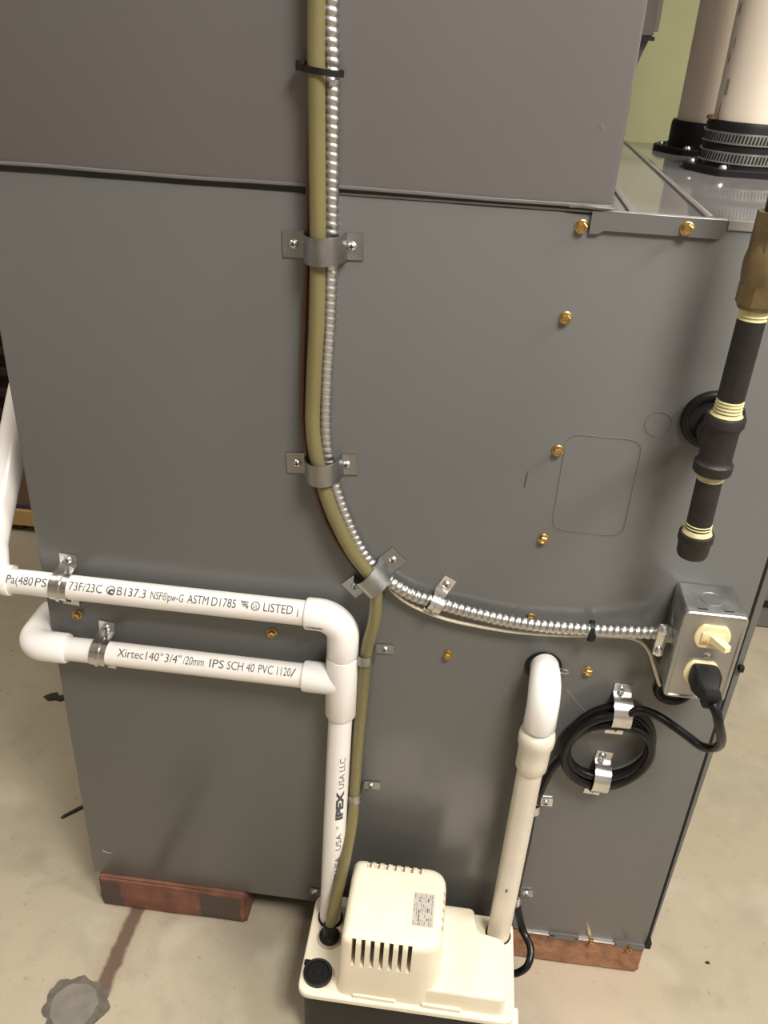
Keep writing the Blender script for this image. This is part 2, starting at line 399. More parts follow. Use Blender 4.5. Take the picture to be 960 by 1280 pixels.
# faint knock-out outlines; raised rings with groove shade put in the colour
KO = mat('groove_shade', (.125, .124, .12), .3)
rp = rpoly([(.5303, .661), (.5985, .661), (.5985, .7625), (.5303, .7625)], .014, 6)
MB().tube([(p.x, -.0001, p.y) for p in rp+[rp[0]]], .00045, 6).build('knockout_outline', KO, fu)
ci = [(.6085+.0118*math.cos(k*math.pi/20), -.0001, .7797+.0118*math.sin(k*math.pi/20)) for k in range(41)]
MB().tube(ci, .0004, 6).build('knockout_outline', KO, fu)
MB().tube([(.5002, -.0001, .7215), (.4996, -.0001, .713), (.4990, -.0001, .7035)], [.0003, .0008, .0004], 6).build('ink_mark', INK, fu)
SCR = mat('pale_scratch', (.42, .42, .42), .4, .5)
MB().tube([(.5745, -.0001, .4662), (.586, -.0001, .453), (.6005, -.0001, .437)], .00035, 5).build('scratch', SCR, fu)
MB().tube([(.018, -.0001, .1035), (.024, -.0001, .1015), (.031, -.0001, .1015)], .0004, 5).build('scratch', SCR, fu)
MB().tube([(.556, -.0001, 1.0-.05), (.557, -.0001, .9415)], .0002, 5).build('scratch', SCR, fu)
# grommets
def grommet(x, z, R, r):
    mb = MB(); c = [(x+R*math.cos(k*math.pi/24), -.0015, z+R*math.sin(k*math.pi/24)) for k in range(49)]
    mb.tube(c, r, 10, False); g = mb.build('grommet', BLACK, fu)
    MB().lathe([(0, R-.0005), (.0012, R-.0005)], (x, 0, z), (0, -1, 0), 32).build('opening', DARK, g, 0)
grommet(.6535, .7885, .0235, .0042); grommet(.546, .494, .0165, .003); grommet(.684, .484, .018, .003)
# right-hand door edge, hinge latch and bottom rails
dm = MB().loft([[(.7405, .006, .062), (.7435, .006, .062), (.7435, .50, .062), (.7405, .50, .062)],
                [(.7405, .006, ZT-.02), (.7515, .006, ZT-.02), (.7515, .50, ZT-.02), (.7405, .50, ZT-.02)]])
dr = dm.build('front_door', PAINT, fu, 0)
MB().box((.7365, .004, .06), (.7410, .50, ZT-.006)).build('door_gap', DARK, fu, 0)
MB().box((.743, .000, .514), (.7485, .006, .521), .001, 2).build('latch', BLACK, dr)
MB().box((.7365, -.002, .0555), (.744, .012, .0675), .001, 1).build('hinge_foot', BLACK, fu)
RAIL = mat('bright_rail', (.75, .73, .70), .35, .6)
MB().box((.576, -.0012, .0545), (.6215, .001, .0572), .0003, 1).build('base_rail', RAIL, fu)
MB().box((.6475, -.0012, .0545), (.701, .001, .0572), .0003, 1).build('base_rail', RAIL, fu)
for a, b in ((.614, .652), (.698, .7365)): MB().box((a, -.0012, .0505), (b, .001, .062), .0004, 1).build('base_tab', PAINT, fu)
hexscrew(.668, .0535, s=.85); hexscrew(.7174, .0525, s=.85)

# ------------------------------------------------------------------ cabinet above
cc = thing('coil_cabinet', 'upper grey metal cabinet stacked on the furnace above the seam', 'cabinet', (.03, 0, .9598))
MB().box((-.02, -.001, .9598), (.536, D_, 1.75), .003, 2).build('cabinet_body', PAINT2, cc)
fold = []
for i in range(61):
    x = -.015+.55*i/60; fold.append((x, -.0010-.0006*math.sin(i*.35)**2, .9606+.0005*math.sin(i*.21)))
MB().tube(fold, .0016, 6).build('rolled_lip', PAINT2, cc)
MB().tube([(.502, -.002, .9590), (.512, -.003, .9605), (.525, -.003, .9600), (.5375, -.002, .9595)], [.001, .002, .0022, .001], 8).build('caulk_bead', PAINT2, cc)
for (x, z, h) in ((.5165, 1.021, .005), (.5185, 1.0195, .004)):
    MB().tube([(x, -.0012, z), (x+.0012, -.0012, z-h)], .0003, 5).build('scratch', SCR, cc)
# duct behind it
du = thing('duct', 'dull metal duct edge just behind the upper cabinet, against the green wall', 'duct', (.5, .62, 1.075))
MB().box((.30, .62, 1.079), (.638, .95, 1.9), .002, 1).build('duct_section', DUCTM, du)
MB().box((.31, .618, 1.074), (.640, .94, 1.079)).build('joint', mat('duct_joint', (.03, .028, .027), .7), du, 0)
MB().loft([[(.30, .64, .957), (.598, .64, .957), (.598, .9, .957), (.30, .9, .957)], [(.30, .63, 1.074), (.634, .63, 1.074), (.634, .94, 1.074), (.30, .94, 1.074)]]).build('taper', DUCTM, du, 0)
MB().box((.636, .625, 1.085), (.644, .66, 1.9), .001, 1).build('seam_flange', mat('duct_light', (.27, .25, .235), .5, .3), du)

# ------------------------------------------------------------------ bricks
br = thing('brick', 'red brick with dark stains at both ends under the left corner of the furnace', 'brick', (.112, .04, 0), 'bricks under the furnace')
def rough_brick(x0, x1, y0, y1, h):
    bm = bmesh.new(); bmesh.ops.create_cube(bm, size=1)
    for v in bm.verts: v.co = Vector(((x0+x1)/2+v.co.x*(x1-x0), (y0+y1)/2+v.co.y*(y1-y0), h/2+v.co.z*h))
    bmesh.ops.bevel(bm, geom=bm.edges[:], offset=.003, segments=2, affect='EDGES')
    bmesh.ops.subdivide_edges(bm, edges=bm.edges[:], cuts=3, use_grid_fill=True)
    for v in bm.verts:
        j = .0007; v.co += Vector((random.uniform(-j, j), random.uniform(-j, j), random.uniform(-j, j) if .003 < v.co.z < h-.003 else 0))
    return MB().bm(bm)
rough_brick(.008, .212, -.006, .092, .0565).build('brick_body', BRICKS, br, 60)
br2 = thing('brick', 'orange-brown crumbling brick under the right corner of the furnace', 'brick', (.65, .04, 0), 'bricks under the furnace')
rough_brick(.548, .7385, .0008, .099, .0545).build('brick_body', BRICKO, br2, 60)

# ------------------------------------------------------------------ vents on top
def vent(cx, cy, R, lab, clab, clamps):
    MB().tube([(cx, cy, .985), (cx, cy, 1.95)], R, 48).build('vent_pipe', VENT)
    o = bpy.data.objects[-1] if False else [q for q in C.objects if q.name.startswith('vent_pipe')][-1]
    tag(o, lab, 'pipe', 'plastic vent pipes on the furnace')
    c = thing('rubber_coupling', clab, 'coupling', (cx, cy, ZT), 'rubber couplings on the furnace top')
    hz = 1.008 if clamps else .993
    MB().lathe([(.006, R+.006), (.012, R+.0055), (hz-ZT-.004, R+.0055), (hz-ZT, R+.004), (hz-ZT, R)], (cx, cy, ZT), seg=48).build('boot', BLACK, c)
    f = [(cx-R-.022, cy-.010), (cx-R+.004, cy-R-.010), (cx+R-.004, cy-R-.010), (cx+R+.012, cy-.010), (cx+R+.012, cy+.010), (cx+R-.004, cy+R+.010), (cx-R+.004, cy+R+.010), (cx-R-.022, cy+.010)]
    fl_ = rpoly(f, .006, 3)
    MB().loft([[(p.x, p.y, ZT) for p in fl_], [(p.x, p.y, ZT+.006) for p in fl_], [(p.x, p.y, ZT+.007) for p in inset(fl_, .001)]]).build('flange', BLACK, c)
    for sx, sy in ((-R-.013, 0), (-R+.010, -R-.003), (R-.010, -R-.003), (-R+.010, R+.003)):
        MB().lathe([(.006, .0045), (.0085, .0045), (.0105, .003)], (cx+sx, cy+sy, ZT), seg=14).build('screw', ZINC, c)
    if clamps:
        for z in (.974, .9925):
            b = MB().lathe([(-.0055, R+.0045), (-.0055, R+.0072), (.0055, R+.0072), (.0055, R+.0045)], (cx, cy, z), seg=64).build('hose_clamp', GALV, c)
            mb = MB()
            for k in range(44):
                a = math.radians(172+k*4.3); ca, sa = math.cos(a), math.sin(a); n = Vector((ca, sa, 0)); t = Vector((-sa, ca, 0)); o_ = Vector((cx, cy, z))+n*(R+.0071)
                q = [o_+t*sx_*.0009+Vector((0, 0, sz*.0038))+t*sz*.0006+n*d for d in (0, .0003) for sx_, sz in ((-1, -1), (1, -1), (1, 1), (-1, 1))]
                mb.add(q, [(0, 3, 2, 1), (4, 5, 6, 7), (0, 1, 5, 4), (1, 2, 6, 5), (2, 3, 7, 6), (3, 0, 4, 7)])
            sl = mb.build('band_slots', DARK, b, 0); sl['kind'] = 'stuff'
        MB().lathe([(.0, .006), (.003, .006), (.004, .004)], (cx-R-.004, cy-.01, hz+.0), seg=12).build('clamp_screw', BRASS, c)
vent(.707, .30, .040, 'front cream plastic vent pipe rising from the clamped rubber coupling', 'black rubber coupling with two slotted hose clamps around the front vent pipe', True)
vent(.700, .46, .040, 'rear cream plastic vent pipe, partly hidden behind the front one', 'plain low black rubber collar at the foot of the rear vent pipe', False)
mb = MB()
for k in range(26):
    z = 1.012+k*.022+random.uniform(-.006, .006); a = math.radians(196+random.uniform(-9, 9)); l = random.uniform(.006, .016)
    o_ = Vector((.707+.0401*math.cos(a), .30+.0401*math.sin(a), z)); t = Vector((-math.sin(a), math.cos(a), 0))
    w_ = random.uniform(.0008, .0022); n = Vector((math.cos(a), math.sin(a), 0))*.0003
    mb.add([o_-t*w_+n, o_+t*w_+n, o_+t*w_+n+Vector((0, 0, l)), o_-t*w_+n+Vector((0, 0, l))], [(0, 1, 2, 3)])
vp = [q for q in C.objects if q.name == 'vent_pipe'][0]
mb.build('smudged_print', mat('smudge', (.33, .27, .22), .6), vp, 0); [q for q in C.objects if q.name == 'smudged_print'][0]['kind'] = 'stuff'

# ------------------------------------------------------------------ gas line
gx, gy = .6455, -.060
g = thing('gas_pipe', 'black iron gas pipe with brass valve, tee and capped drip leg', 'gas pipe', (gx, gy, .68))
G = lambda prof, **k: MB().lathe(prof, (gx, gy, 0), seg=28)
G([(1.35, .0107), (.955, .0107)]).build('pipe', IRON, g)
bv = MB()
def hexloft(z0, z1, r): return [[(gx+r*math.cos(k*math.pi/4+.3), gy+r*math.sin(k*math.pi/4+.3), z) for k in range(8)] for z in (z0, z1)]
bv.loft(hexloft(.949, .975, .0155)); bv.lathe([(.905, .013), (.909, .0145), (.922, .0148), (.930, .0162), (.940, .0166), (.949, .0150), (.952, .0145)], (gx, gy, 0), seg=28)
bv.loft(hexloft(.9085, .923, .0158))
val = bv.build('gas_valve', BRASS, g, 30)
MB().lathe([(0, .010), (.018, .010), (.020, .008), (.026, .008), (.027, .006)], (gx+.004, gy-.004, .938), (.75, -.6, .05), 20).build('valve_stem', BRASS, val)
G([(.8960, .0104), (.8970, .0112), (.8980, .0104), (.8990, .0104), (.9000, .0113), (.9010, .0104), (.9018, .0104), (.9028, .0114), (.9040, .0112), (.9060, .0118)]).build('thread_paste', DOPE, g)
G([(.832, .0107), (.8965, .0107)]).build('pipe', IRON, g)
G([(.8165, .0140), (.8180, .0130), (.8190, .0116), (.8200, .0104), (.8206, .0104), (.8216, .0114), (.8226, .0104), (.8234, .0104), (.8244, .0113), (.8254, .0104), (.8262, .0104), (.8272, .0112), (.8282, .0104), (.8290, .0104), (.8298, .0111), (.8308, .0104)]).build('thread_paste', DOPE, g)
tm = G([(.7660, .0150), (.7675, .0160), (.775, .0160), (.777, .0140), (.780, .0136), (.805, .0136), (.808, .0142), (.8095, .0160), (.8165, .0160), (.818, .0150)])
tm.lathe([(0, .0135), (.018, .0135), (.020, .0158), (.028, .0158), (.029, .014)], (gx, gy, .792), (.14, 1, -.06), 28)
tm.build('tee', IRON, g)
MB().lathe([(0, .0107), (.075, .0107)], (gx, gy, .792), (.14, 1, -.06), 24).build('inlet_nipple', IRON, g)
G([(.7590, .0104), (.7600, .0112), (.7610, .0104), (.7622, .0104), (.7632, .0114), (.7642, .0104), (.7650, .0104), (.7660, .0120)]).build('thread_paste', DOPE, g)
def leg(prof): return MB().lathe(prof, (gx, gy, .767), (.020, 0, -1), 28)
leg([(.008, .0107), (.058, .0107)]).build('drip_leg', IRON, g)
leg([(.0500, .0104), (.0510, .0113), (.0520, .0104), (.0528, .0104), (.0538, .0114), (.0548, .0104), (.0556, .0104), (.0566, .0116), (.0585, .0122), (.0600, .0132)]).build('thread_paste', DOPE, g)
leg([(.0595, .0128), (.0605, .0150), (.067, .0152), (.0685, .0140), (.080, .0135), (.083, .0122), (.0835, .008)]).build('cap', IRON, g)

# ------------------------------------------------------------------ left drain piping
RP, RF, PY, Z1, Z2, XV = .01335, .0170, -.0185, .5430, .4590, .3335
dp = thing('drain_piping', 'white plastic drain piping with printed lettering, running from left edge into pump', 'drain piping', (XV, PY, .10))
up1 = MB().tube([(-.03, PY, Z1), (.315, PY, Z1)], RP, 28).build('pipe', PVC, dp)
lo1 = MB().tube([(.005, PY, Z2), (.315, PY, Z2)], RP, 28).build('pipe', PVC, dp)
dn1 = MB().tube([(XV, PY, .42), (XV-.0005, -.0345, .2525), (XV-.0005, -.0505, .085)], RP, 28).build('pipe', PVC, dp)
# top right elbow
b_ = .026; A = arc((XV-b_, Z1-b_), b_, 90, 0, 10, lambda x, z: (x, PY, z))
pts = [(.2940, PY, Z1), (.2960, PY, Z1)]+A+[(XV, PY, .4955), (XV, PY, .4935)]
el = MB().tube(pts, [RF-.001, RF]+[RF]*len(A)+[RF, RF-.001], 28).build('elbow', PVCF, dp)
tb = MB().tube([(XV, PY, .4930), (XV, PY, .4910), (XV, PY, .4130), (XV, PY, .4110)], [RF, RF+.0003, RF+.0003, RF-.001], 28)
tb.tube([(.2915, PY, Z2), (.2935, PY, Z2), (.330, PY, Z2)], [RF-.001, RF, RF], 28)
tb.build('tee', PVCF, dp)
# lower left elbow turning back past the cabinet edge
xc = -.0174; A = arc((xc+.018, PY+.018), .018, 270, 180, 10, lambda x, y: (x, y, Z2))
pts = [(.0270, PY, Z2), (.0250, PY, Z2)]+A+[(xc, .040, Z2), (xc, .042, Z2)]
MB().tube(pts, [RF-.001, RF]+[RF]*len(A)+[RF, RF-.001], 28).build('elbow', PVCF, dp)
MB().tube([(xc, .03, Z2), (xc, .45, Z2)], RP, 20).build('pipe', PVC, dp)
# left end of the upper pipe: elbow, then a branch that climbs back past the cabinet
MB().tube([(-.0235, PY, Z1), (-.0250, PY, Z1), (-.037, PY, Z1+.003), (-.044, PY+.002, Z1+.012), (-.046, PY+.010, Z1+.034), (-.046, PY+.0125, Z1+.039)], [RF-.001, RF, RF, RF, RF, RF-.001], 24).build('elbow', PVCF, dp)
MB().tube([(-.045, -.012, .574), (-.046, .04, .6315), (-.046, .10, .703), (-.046, .30, .92), (-.046, .46, 1.09)], .0155, 24).build('pipe', PVC, dp)
# printed lettering
def on_x(zc, yc, th0):
    def f(x, y):
        a = th0+(y-.0035)/RP; r = RP+.00025
        return (x, yc-r*math.cos(a), zc+r*math.sin(a))
    return f
X1 = lambda px: -.0277+(px-2)*.0008516
lt = MB(); pl = on_x(Z1, PY, math.radians(40)); H = .0128
for s_, a, b in (('kPa(480', 1, 41), ('PSI', 44, 62), ('@', 67, 80), ('73F/23C', 87, 129), ('B137.3', 148, 184), ('ASTM', 236, 262), ('D1785', 266, 296), ('LISTED', 330, 366)):
    fit_text(lt, s_, X1(a), X1(b), H, pl)
fit_text(lt, 'NSF®pw-G', X1(190), X1(231), .0115, pl, shear=.05)
fit_text(lt, 'c', X1(137), X1(144), .011, pl, bold=.0006)
def ring(mb, cx, cy, r, w_, f, n=20):
    vs = [f(cx+rr*math.cos(2*math.pi*k/n), cy+rr*math.sin(2*math.pi*k/n)) for rr in (r, r-w_) for k in range(n)]
    mb.add(vs, [(k, (k+1) % n, n+(k+1) % n, n+k) for k in range(n)])
ring(lt, X1(140), .0042, .0048, .0011, pl); ring(lt, X1(320), .0042, .0047, .0010, pl)
fit_text(lt, 'UL', X1(317), X1(323), .006, lambda x, y: pl(x, y+.002))
for k in range(4): lt.add([pl(X1(301+k*1.2)+i, .0075-k*.0016+j) for i, j in ((0, 0), (.006, 0), (.006, .001), (0, .001))], [(0, 1, 2, 3)])
lt.add([pl(X1(309), .001), pl(X1(311), .001), pl(X1(311), .008), pl(X1(309), .008)], [(0, 1, 2, 3)])
fit_text(lt, 'l', X1(371.5), X1(372.5), .011, lambda x, y: pl(x, y-.002))
lt.build('lettering', INK, up1, 0)
l2 = MB(); pl2 = on_x(Z2, PY, math.radians(46)); X2 = lambda px: .0880+(px-146)*.000882
for s_, a, b in (('Xirtec140°', 146, 203), ('3/4"', 206, 226), ('/20mm', 229, 255), ('IPS', 262, 280), ('SCH', 284, 304), ('40', 308, 318), ('PVC', 323, 341), ('1120', 346, 363), ('/', 363, 369)):
    fit_text(l2, s_, X2(a), X2(b), H, pl2)
l2.build('lettering', INK, lo1, 0)
l3 = MB()
def on_z(x, y):   # x runs up the pipe, y around it
    t = max(0, min(1, (.42-x)/.335)); cy_ = PY-.032*t; a = math.radians(-62)-(y-.004)/RP; r = RP+.0003
    return (XV-.0005+r*math.cos(a), cy_+r*math.sin(a), x)
fit_text(l3, 'USA LLC', .318, .361, .0095, on_z); fit_text(l3, 'IPEX', .272, .314, .0115, on_z, bold=.0007)
fit_text(l3, "USA  \"", .225, .262, .0095, on_z); fit_text(l3, '· 20/077 USA', .148, .214, .0095, on_z)
l3.build('lettering', INK, dn1, 0)
l4 = MB()
def on_el(x, y):
    a = math.radians(-14)+(y-.003)/RF; r = RF+.0003; return (x, PY-r*math.cos(a), Z1+r*math.sin(a))
fit_text(l4, 'WEMBW', .297, .319, .0035, on_el, bold=.0003)
l4.build('lettering', mat('faint_ink', (.22, .21, .20), .6), el, 0)

# ------------------------------------------------------------------ straps
def pan_screw(x, out, z, parent, s=1.):
    mb = MB().lathe([(-.001, .0042*s), (.0008, .0042*s), (.0014, .0036*s), (.0024, .0030*s), (.0030, .0016*s)], (x, -out, z), (0, -1, 0), 14)
    sc_ = mb.build('screw', ZINC, parent, 50, org=(0, 0, 0))
    MB().box((x-.0021*s, -out-.0034, z-.0004), (x+.0021*s, -out-.0026, z+.0004)).box((x-.0004, -out-.0034, z-.0021*s), (x+.0004, -out-.0026, z+.0021*s)).build('cross_slot', DARK, sc_, 0, org=(0, 0, 0))
def arch(R, c, L0, L1, off=0., flat=0., th=.0012, foot=.003):
    """profile: flat foot L0 left, hump of half width R rising to c, flat foot L1 right"""
    p = [(-L0, .0004), (-(R+foot)+off, .0004), (-R+off-.0008, .0016)]
    n = 12
    for k in range(n+1):
        a = math.pi*(1-k/n); p.append((off+R*math.cos(a), c+(R-flat)*math.sin(a)))
    return p+[(R+off+.0008, .0016), (R+foot+off, .0004), (L1, .0004)]
def strap(label, x, z, ang, prof, wid, screws, m=STRAP, rib=False, group=None, y=0., name='pipe_strap', s=1.):
    t = thing(name, label, 'strap', (x, y, z), group)
    t.rotation_euler = (0, -math.radians(ang), 0)
    b = MB().ribbon(prof, wid, .0012).build('band', m, t, 35, org=(0, 0, 0))
    if rib:
        MB().ribbon(prof[3:-3], wid*.20, .0027).build('rib', m, b, 35, org=(0, 0, 0))
    for u, w_ in screws: pan_screw(u, .0016, w_, t, s)
    return t
GS = 'steel straps on the furnace side'
P = arch(.0165, .0065, .0345, .0345, .0025, -.0065)
strap('wide two-hole strap holding tube and armored cable just below the seam', .3032, .9138, 2, P, .0225, ((-.0250, 0), (.0248, 0)), group=GS)
strap('wide two-hole strap holding tube and armored cable midway down', .3052, .7087, 4, P, .0215, ((-.0240, 0), (.0240, 0)), group=GS)
strap('tilted two-hole strap where the armored cable bends away from the tube', .3605, .5900, 45, arch(.0160, .0065, .0360, .0360, .000, -.0065), .0215, ((-.0265, 0), (.0265, 0)), group=GS)
# single-hole strap on the cable
P1 = [(.030, .0004), (.0095, .0004), (.0084, .003)]+[(.0082*math.cos(math.pi*k/10), .0100+.0082*math.sin(math.pi*k/10)) for k in range(11)]+[(-.0086, .0085), (-.0105, .0078), (-.0165, .0078)]
P1 = P1[::-1]
strap('short one-hole strap on the armored cable right of the bend', .4260, .5665, 64, P1, .0135, ((.0215, 0),), GALVB, True, GS)
# PVC pipe straps
PP = arch(.0148, .0300, .0285, .0290, 0)
PP = [(-.0360, .0004), (-.0175, .0004), (-.0150, .003), (-.0142, .012)]+[(.0140*math.cos(math.pi*(1-k/12)), .0185+.0140*math.sin(math.pi*(1-k/12))) for k in range(13)]+[(.0142, .012), (.0150, .003), (.0165, .0004), (.0300, .0004)]
strap('ribbed strap over the upper white pipe beside its printed PSI', .0320, Z1, 86, PP, .0185, ((.0232, 0), (-.0290, 0)), GALVB, True, GS)
strap('ribbed strap over the lower white pipe, left of its printing', .0650, Z2, 86, PP, .0175, ((.0222, 0), (-.0290, 0)), GALVB, True, GS)
# cord straps
PC = arch(.0190, .0065, .0305, .0300, .002, .0030)
PC = [(u, o*1.0) for u, o in PC]
strap('strap across the top of the coiled black cord', .6330, .4500, 91, arch(.0185, .0085, .0370, .0335, .003, .0005), .0195, ((.0275, .002), (-.0290, 0)), GALVB, False, GS)
strap('strap across the bottom of the coiled black cord', .6275, .3540, 86, arch(.0175, .0085, .0360, .0315, .001, .0005), .0180, ((.0255, .002), (-.0285, 0)), GALVB, False, GS)
# small one-hole clips on the tube
PT = [(-.0086, .004)]+[(.0083*math.cos(math.pi*(1-k/12)), .0182+.0083*math.sin(math.pi*(1-k/12))) for k in range(13)]+[(.0086, .003), (.0100, .0004), (.0285, .0004)]
strap('small one-hole clip on the tube beside the white elbow and tee', .3577, .4935, 2, PT, .0120, ((.0195, 0),), STRAP, False, GS, s=.9)
strap('small one-hole clip on the tube low down above the pump', .3528, .2865, 4, PT, .0120, ((.0175, 0),), STRAP, False, GS, s=.9)
# clips beside the right-hand riser and the left pipe foot
PK = [(-.0065, .003)]+[(.0062*math.cos(math.pi*(1-k/10)), .0110+.0062*math.sin(math.pi*(1-k/10))) for k in range(11)]+[(.0064, .003), (.0075, .0004), (.0215, .0004)]
strap('small clip on the black cord peeking out right of the riser pipe', .5625, .2950, 4, PK, .0125, ((.0135, 0),), GALVB, False, GS)
strap('small clip on the black cord near the foot of the riser pipe', .5610, .1300, 8, PK, .0125, ((.0135, 0),), GALVB, False, GS)
PL = [(-.0340, .0004), (-.0200, .0004), (-.0170, .004), (-.0150, .020), (-.0140, .030)]
strap('dull strap end poking out left of the white pipe above the pump', .3320, .0780, -4, PL, .0130, ((-.0275, 0),), STRAP, True, GS)

# ------------------------------------------------------------------ clear tube, armored cable, wires
TB = [(.2990, 1.60), (.2988, 1.30), (.2989, 1.0911), (.2994, 1.0447), (.3007, .9831), (.3020, .9187), (.3018, .8549), (.2995, .7964), (.2993, .7496), (.3062, .7092), (.3185, .6674), (.3393, .6244), (.3580, .5984), (.3655, .5751), (.3650, .5399), (.3590, .5025)]
tpts = [(x, -.0185, z) for x, z in TB]+[(.3560, -.0160, .4301), (.3535, -.0150, .3580), (.3525, -.0180, .3000), (.3527, -.0300, .2509), (.3468, -.0550, .1958), (.3391, -.0720, .1432), (.3366, -.0765, .1180)]
tag(MB().tube(spline(tpts, .006), .0068, 14).build('drain_tube', VINYL), 'long yellowed clear vinyl tube running down the furnace into the pump', 'tube')
CP = [(.3080, -.0085, 1.60), (.3075, -.0085, 1.25), (.3075, -.0085, 1.0917), (.3093, -.0085, 1.0449), (.3102, -.0085, .9827), (.3107, -.0085, .9176), (.3105, -.0085, .8532), (.3085, -.0085, .7942), (.3087, -.0085, .7465), (.3131, -.0085, .7110), (.3281, -.0085, .6625), (.3470, -.0085, .6205), (.3682, -.0085, .5945), (.3974, -.0090, .5755), (.4262, -.0095, .5682), (.4715, -.0110, .5600), (.5210, -.0120, .5551), (.5854, -.0140, .5580), (.6250, -.0180, .5640), (.6500, -.0220, .5690)]
cp = even(spline(CP, .002), .00085)
PITCH_ = .0066
tag(MB().tube(cp, .0064, 16, mod=lambda i, t: .93+.17*abs(math.sin(math.pi*i*.00085/PITCH_+t/2))).build('armored_cable', CABLEM, smooth=80), 'shiny ribbed metal armored cable curving down to the switch box', 'cable')
wp = [(.3600, -.0035, .5985), (.3800, -.0090, .5770), (.3990, -.0090, .5622), (.4275, -.0080, .5500), (.4570, -.0090, .5450), (.5069, -.0100, .5420), (.5557, -.0110, .5450), (.6000, -.0110, .5500), (.6300, -.0100, .5495), (.6470, -.0060, .5340), (.6590, -.0050, .5080), (.6680, -.0030, .4880)]
tag(MB().tube(spline(wp, .005), .0019, 10).build('control_wire', CREAMW), 'thin cream wire running under the armored cable to the switch box', 'wire')
bw = [(.2935, -.006, 1.15), (.2933, -.006, 1.02), (.2919, -.006, .9975), (.2912, -.006, .9175), (.2889, -.006, .8490), (.2876, -.006, .7890), (.2886, -.006, .7415), (.2980, -.006, .6910), (.3130, -.006, .6440), (.3380, -.006, .6010), (.3480, -.005, .592)]
tag(MB().tube(spline(bw, .006), .0024, 10).build('brown_wire', BROWNW), 'dark brown wire peeking out along the left side of the tube', 'wire')
# cable ties
ct = thing('cable_tie', 'black cable tie binding tube and armored cable at the top', 'cable tie', (.305, -.012, 1.0455))
q = [(.3035+.0148*math.cos(a), -.0135+.0128*math.sin(a)) for a in [k*math.pi/16 for k in range(33)]]
lo, hi = [], []
mb = MB(); vs = []; fs = []
for i, (x, y) in enumerate(q):
    n = Vector((x-.3035, y+.0135)).normalized()*.0013
    for dx, dz in ((0, -.0023), (1, -.0023), (1, .0023), (0, .0023)): vs.append((x+n.x*dx, y+n.y*dx, 1.0455-(x-.3035)*.10+dz))
for i in range(32):
    for k in range(4): fs.append((i*4+k, i*4+(k+1) % 4, i*4+4+(k+1) % 4, i*4+4+k))
mb.add(vs, fs).build('strap_loop', BLACK, ct)
MB().box((.2830, -.0175, 1.0445), (.2905, -.0100, 1.0520), .001, 2).build('tie_head', BLACK, ct)
ct2 = thing('cable_tie', 'small black cable tie binding cream wire to the cable near the box', 'cable tie', (.5850, -.012, .5540))
vs = []; fs = []
for i in range(33):
    a = i*math.pi/16; y, z = -.0125+.0085*math.cos(a), .5555+.0105*math.sin(a); n = Vector((math.cos(a), math.sin(a)))*.0012
    for dx, dz in ((0, -.0022), (1, -.0022), (1, .0022), (0, .0022)): vs.append((.5850+dz, y+n.x*dx, z+n.y*dx))
for i in range(32):
    for k in range(4): fs.append((i*4+k, i*4+(k+1) % 4, i*4+4+(k+1) % 4, i*4+4+k))
MB().add(vs, fs).build('strap_loop', BLACK, ct2)
MB().box((.5815, -.0245, .5520), (.5885, -.0190, .5590), .001, 2).build('tie_head', BLACK, ct2)

# ------------------------------------------------------------------ switch box
bx0, bx1, bz0, bz1, bd = .6590, .7155, .5160, .6165, .050
jb = thing('switch_box', 'galvanized steel box with ivory toggle switch and outlet', 'electrical box', ((bx0+bx1)/2, 0, bz0))
bm_ = MB(); t_ = .0016
pr = rpoly([(bx0, bz0), (bx1, bz0), (bx1, bz1), (bx0, bz1)], .004, 3)
bm_.loft([[(p.x, -.001, p.y) for p in pr], [(p.x, -bd+.003, p.y) for p in pr]])
body = bm_.build('box_body', GALVD, jb)
for (cx, cy, cz, ax) in ((.6880, -.024, bz1, (0, 0, 1)), (bx0, -.024, .5445, (-1, 0, 0)), (bx0, -.024, .590, (-1, 0, 0))):
    MB().lathe([(0, .0115), (.0005, .0115), (.0005, .0103), (.0001, .0100)], (cx, cy, cz), ax, 28).build('knockout', GALVD, body)
for dx in (-.012, .012): MB().box((.6872+dx-.005, -bd+.004, bz1-.001), (.6872+dx+.005, -bd+.0075, bz1+.0012), .0005, 1).build('ear', GALVB, body)
cvl = rpoly([(bx0-.0012, bz0-.0012), (bx1+.0012, bz0-.0012), (bx1+.0012, bz1+.0012), (bx0-.0012, bz1+.0012)], .0065, 4)
cl = [[(p.x, -y, p.y) for p in inset(cvl, i)] for i, y in ((0, bd-.006), (0, bd+.0005), (.0012, bd+.0018), (.0028, bd+.0018), (.0040, bd+.0006))]
cov = MB().loft(cl).build('cover', COVERM, jb, 25)
def dshape(cx, cz, R, hh, n=48):
    out = []
    for k in range(n):
        a = 2*math.pi*k/n; out.append(Vector((cx+R*math.cos(a), cz+max(-hh, min(hh, R*math.sin(a))))))
    return out
yc_ = bd+.0005
sx, sz = .6880, .5920; ox, oz = .6872, .5490
sw = MB(); sh = dshape(sx, sz, .0165, .0130); sw.loft([[(p.x, -y, p.y) for p in inset(sh, i)] for i, y in ((0, yc_-.001), (0, yc_+.002), (.0008, yc_+.0028), (.0016, yc_+.003))])
swo = sw.build('switch', IVORY, jb)
MB().box((sx-.0105, -yc_-.0050, sz-.0060), (sx+.0105, -yc_-.0028, sz+.0060), .0008, 2).build('bezel', IVORY, swo)
